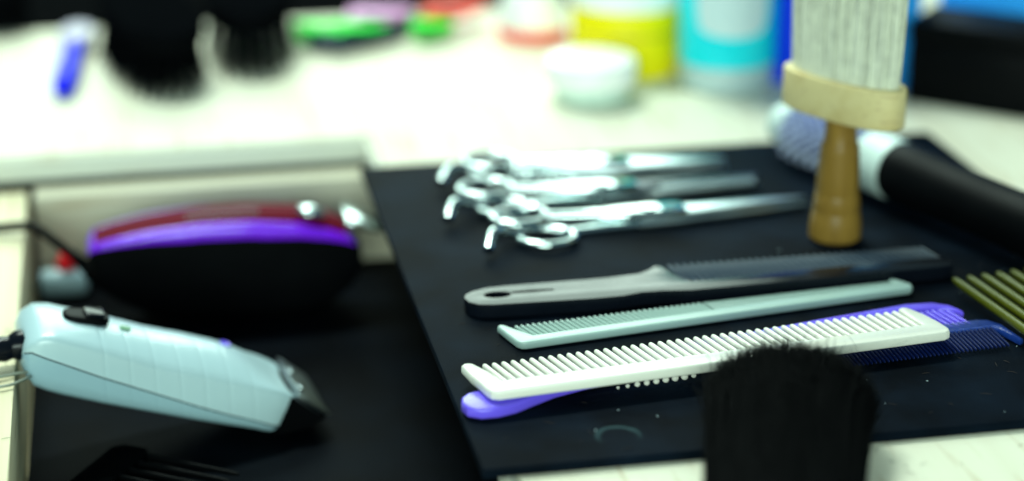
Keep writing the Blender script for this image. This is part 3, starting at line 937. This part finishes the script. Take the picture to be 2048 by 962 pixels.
bx1 = thing('blue_carton', 'tall bright blue carton standing behind the neck brush', 'carton', (0.2785, 0.4220, ZT), (0, 0, R(-22)))
link('carton_body', box('carton_body', -0.0400, 0.0400, -0.011, 0.011, 0, 0.125, 0.0008), M['azure'], bx1)
link('side_panel', box('carton_side', -0.0395, -0.0150, -0.0116, -0.0111, 0.001, 0.124, 0.0002), M['deepblue'], bx1)
link('top_flap', box('carton_flap', -0.0395, 0.0395, -0.0105, 0.0105, 0.1252, 0.1262, 0.0004), M['azure'], bx1)

bx2 = thing('black_box', 'matt black square box on the worktop at the right', 'box', (0.3330, 0.3700, ZT), (0, 0, R(-41)))
link('box_body', box('box_body', -0.0330, 0.0345, -0.0140, 0.0260, 0, 0.0330, 0.0012), M['blackm'], bx2)
link('box_lid', box('box_lid', -0.0336, 0.0351, -0.0146, 0.0266, 0.0332, 0.0440, 0.0014), M['blackm'], bx2)

bx3 = thing('blue_packet', 'bright blue packet standing behind the black box', 'packet', (0.3790, 0.4560, ZT), (0, 0, R(-22)))
link('packet_body', box('packet_body', -0.0300, 0.0250, -0.010, 0.010, 0, 0.100, 0.0025), M['azure'], bx3)
link('packet_seal', box('packet_seal', -0.0290, 0.0240, -0.0012, 0.0012, 0.1002, 0.1080, 0.0005), M['deepblue'], bx3)

# white domed pot with a red rim behind the yellow tub
dp = thing('domed_pot', 'white domed pot with a red foot behind the yellow tub', 'pot', (0.1320, 0.5480, ZT))
link('foot', lathe('dp_foot', [(0, 0), (0.0190, 0), (0.0205, 0.0015), (0.0208, 0.0060), (0.0200, 0.0075), (0, 0.0075)], 44), M['orange'], dp)
link('dome', lathe('dp_dome', [(0, 0.0076), (0.0198, 0.0076), (0.0200, 0.0120), (0.0180, 0.0230), (0.0130, 0.0330), (0.0080, 0.0385), (0.0060, 0.0420), (0, 0.0425)], 44), M['lid'], dp)


# ------------------------------------------------------------------ hair brushes lying bristles-down at the back
def paddle(name, label, loc, rot, hl, hw, lift, hlen, group=None):
    t = thing(name, label, 'brush', (loc[0], loc[1], ZT), (0, 0, R(rot)))
    link('head', prism('paddle_head', ell(0, 0, hw * 0.92, hl * 0.93, 40, 0, 2.4), lift, lift + 0.010, bev=0.003, seg=3), M['matte'], t)
    link('cushion', prism('paddle_cushion', ell(0, 0, hw * 0.86, hl * 0.88, 36, 0, 2.4), lift - 0.003, lift + 0.0005, bev=0.001), M['matte'], t)
    rings = []
    for y, a, z in ((hl * 0.92, 0.008, lift + 0.005), (hl * 1.1, 0.0065, lift + 0.005), (hl * 1.1 + hlen * 0.5, 0.0075, lift * 0.7 + 0.005), (hl * 1.1 + hlen, 0.0060, 0.0068), (hl * 1.1 + hlen + 0.004, 0.002, 0.0068)):
        rings.append([(p[0], y, z + p[1]) for p in ell(0, 0, a, a * 0.8, 16)])
    link('handle', loft('paddle_handle', rings, 60), M['matte'], t)
    bm = bmesh.new()
    nr = int(hl * 2 / 0.0075)
    for i in range(nr):
        for j in range(int(hw * 2 / 0.0068)):
            x, y = -hw + 0.004 + j * 0.0068 + (i % 2) * 0.003, -hl + 0.004 + i * 0.0075
            if (abs(x) / (hw * 0.9)) ** 2.4 + (abs(y) / (hl * 0.94)) ** 2.4 > 1:
                continue
            add_tube(bm, [(x * 0.92, y * 0.92, lift - 0.002), (x * 1.10, y * 1.08, 0.0010)], [0.0013, 0.0011], 6)
    b = link('bristles', finish(bm, 'pins', 60), M['matte'], t)
    b['kind'] = 'stuff'
    return t


paddle('vent_brush', 'black hair brush bristles down beside the blue handled brush', (-0.0900, 0.5240, 0), 10, 0.070, 0.0270, 0.026, 0.06)
paddle('paddle_brush', 'black hair brush bristles down next to the neon clips', (-0.0330, 0.5590, 0), -4, 0.072, 0.0265, 0.026, 0.06)
paddle('black_brush', 'black hair brush at the far corner of the worktop away from the clips', (-0.1900, 0.6430, 0), 40, 0.042, 0.024, 0.018, 0.08)

# slim blue handled brush with whitish head
bs = thing('blue_handled_brush', 'slim bright blue plastic handle with a whitish head on the worktop', 'brush', (-0.1395, 0.4700, ZT), (0, 0, R(-4.5)))
bs.scale = (1.35, 1, 1.35)
link('handle', loft('blue_handle', [[(p[0], y, 0.0045 + p[1]) for p in ell(0, 0, a, b, 16)] for y, a, b in ((0.0, 0.001, 0.001), (0.0012, 0.0036, 0.003), (0.010, 0.0046, 0.0038), (0.045, 0.0046, 0.0040), (0.075, 0.0040, 0.0036), (0.088, 0.0030, 0.0030))], 60), M['blue'], bs)
link('head', prism('white_head', ell(0, 0.103, 0.0072, 0.0180, 28, 0, 2.6), 0.0016, 0.0085, bev=0.0018), M['lilac'], bs)


# ------------------------------------------------------------------ neon clips beside a slate comb at the back
def clip(label, colour, loc, rot, ln, lift=0.0, w_=0.0075):
    t = thing('hair_clip', label, 'hair clip', (loc[0], loc[1], ZT), (0, 0, R(rot)))
    for sg in (-1, 1):
        rings = []
        for x, a, z in ((0.0, 0.004, 0.0075), (ln * 0.12, w_ * 0.8, 0.0080 + 0.0038 * sg), (ln * 0.35, w_, 0.0080 + 0.0026 * sg), (ln * 0.7, w_ * 0.72, 0.0076 + 0.0016 * sg), (ln * 0.97, w_ * 0.42, 0.0072 + 0.0014 * sg), (ln, 0.0012, 0.0072 + 0.0012 * sg)):
            rings.append([(x, p[0], z + p[1] + lift) for p in ell(0, 0, a, 0.0013, 14, 0, 2.6)])
        link('jaw', loft('clip_jaw', rings, 60), M[colour], t)
    link('spring', loft('clip_spring', [[(ln * 0.34 + p[0], y, 0.008 + lift + p[1]) for p in ell(0, 0, 0.0028, 0.0028, 12)] for y in (-w_ * 0.7, w_ * 0.7)], 60), M['darksteel'], t)
    return t


clip('short neon green clip right beside the black hair brush', 'green', (-0.0070, 0.5520), 24, 0.026, 0.0, 0.0115)
clip('long neon green clip below the pink clip', 'green', (0.0150, 0.5480), 20, 0.034, 0.0, 0.0105)
clip('lilac pink hair clip on the worktop behind the green clips', 'pink', (0.0240, 0.5640), 14, 0.042, 0.004, 0.0100)
clip('neon green clip beneath the coral red clip', 'green', (0.0600, 0.5480), 18, 0.026, 0.0, 0.0090)
clip('coral red hair clip near the white domed pot', 'orange', (0.0700, 0.5620), 30, 0.046, 0.004, 0.0100)
sc = thing('slate_comb', 'dark slate coloured tail comb lying along the neon clips', 'comb', (0.0005, 0.5345, ZT), (0, 0, R(30)))
sc.scale = (1, 1.7, 1.8)
link('spine', prism('slate_spine', [(0, 0), (0.006, -0.003), (0.050, -0.003), (0.100, -0.001), (0.102, 0.001), (0.060, 0.004), (0.006, 0.005), (0, 0.003)], 0.001, 0.0048, bev=0.001), M['slate'], sc)
stt = tooth_mesh('slate_tooth', 0.012, 0.0016, 0.0010, 0.003, 0.002, 6)
place_teeth(sc, stt, M['slate'], [0.004 + i * 0.0028 for i in range(18)], -0.001, 0.0028, 0, True)

# ------------------------------------------------------------------ cut hairs and lint scattered on the mat and the wood
bm = bmesh.new()
for i in range(130):
    if i < 85:
        x, y, z = random.uniform(0.01, 0.26), random.uniform(0.006, 0.16), 0.0002
    elif i < 110:
        x, y, z = random.uniform(0.13, 0.24), random.uniform(-0.06, -0.004), ZT + 0.0002
    else:
        x, y, z = random.uniform(-0.175, -0.160), random.uniform(0.05, 0.20), -0.0183
    a = random.uniform(0, 2 * PI)
    l = random.uniform(0.0012, 0.0048)
    c_ = random.uniform(-0.4, 0.4)
    pts = [(x + l * t * math.cos(a + c_ * t), y + l * t * math.sin(a + c_ * t), z + 0.0003 * math.sin(t * 3.0)) for t in (0, 0.35, 0.7, 1.0)]
    add_tube(bm, pts, [0.00007, 0.00009, 0.00009, 0.00005], 4)
hc = link('hair_clippings', finish(bm, 'hair_clippings', 60), M['clipping'])
hc['kind'] = 'stuff'
tag(hc, 'tiny dark cut hairs scattered over the mat and wood', 'hair clippings')
bm = bmesh.new()
for i in range(26):
    x, y = random.uniform(0.01, 0.27), random.uniform(0.006, 0.18)
    a = random.uniform(0, 2 * PI)
    l = random.uniform(0.0003, 0.0012)
    add_tube(bm, [(x, y, 0.0002), (x + l * math.cos(a), y + l * math.sin(a), 0.0004)], [0.00012, 0.00008], 4)
hc = link('lint', finish(bm, 'lint', 60), M['paper'])
hc['kind'] = 'stuff'
tag(hc, 'minute pale lint specks on the black mat', 'lint')
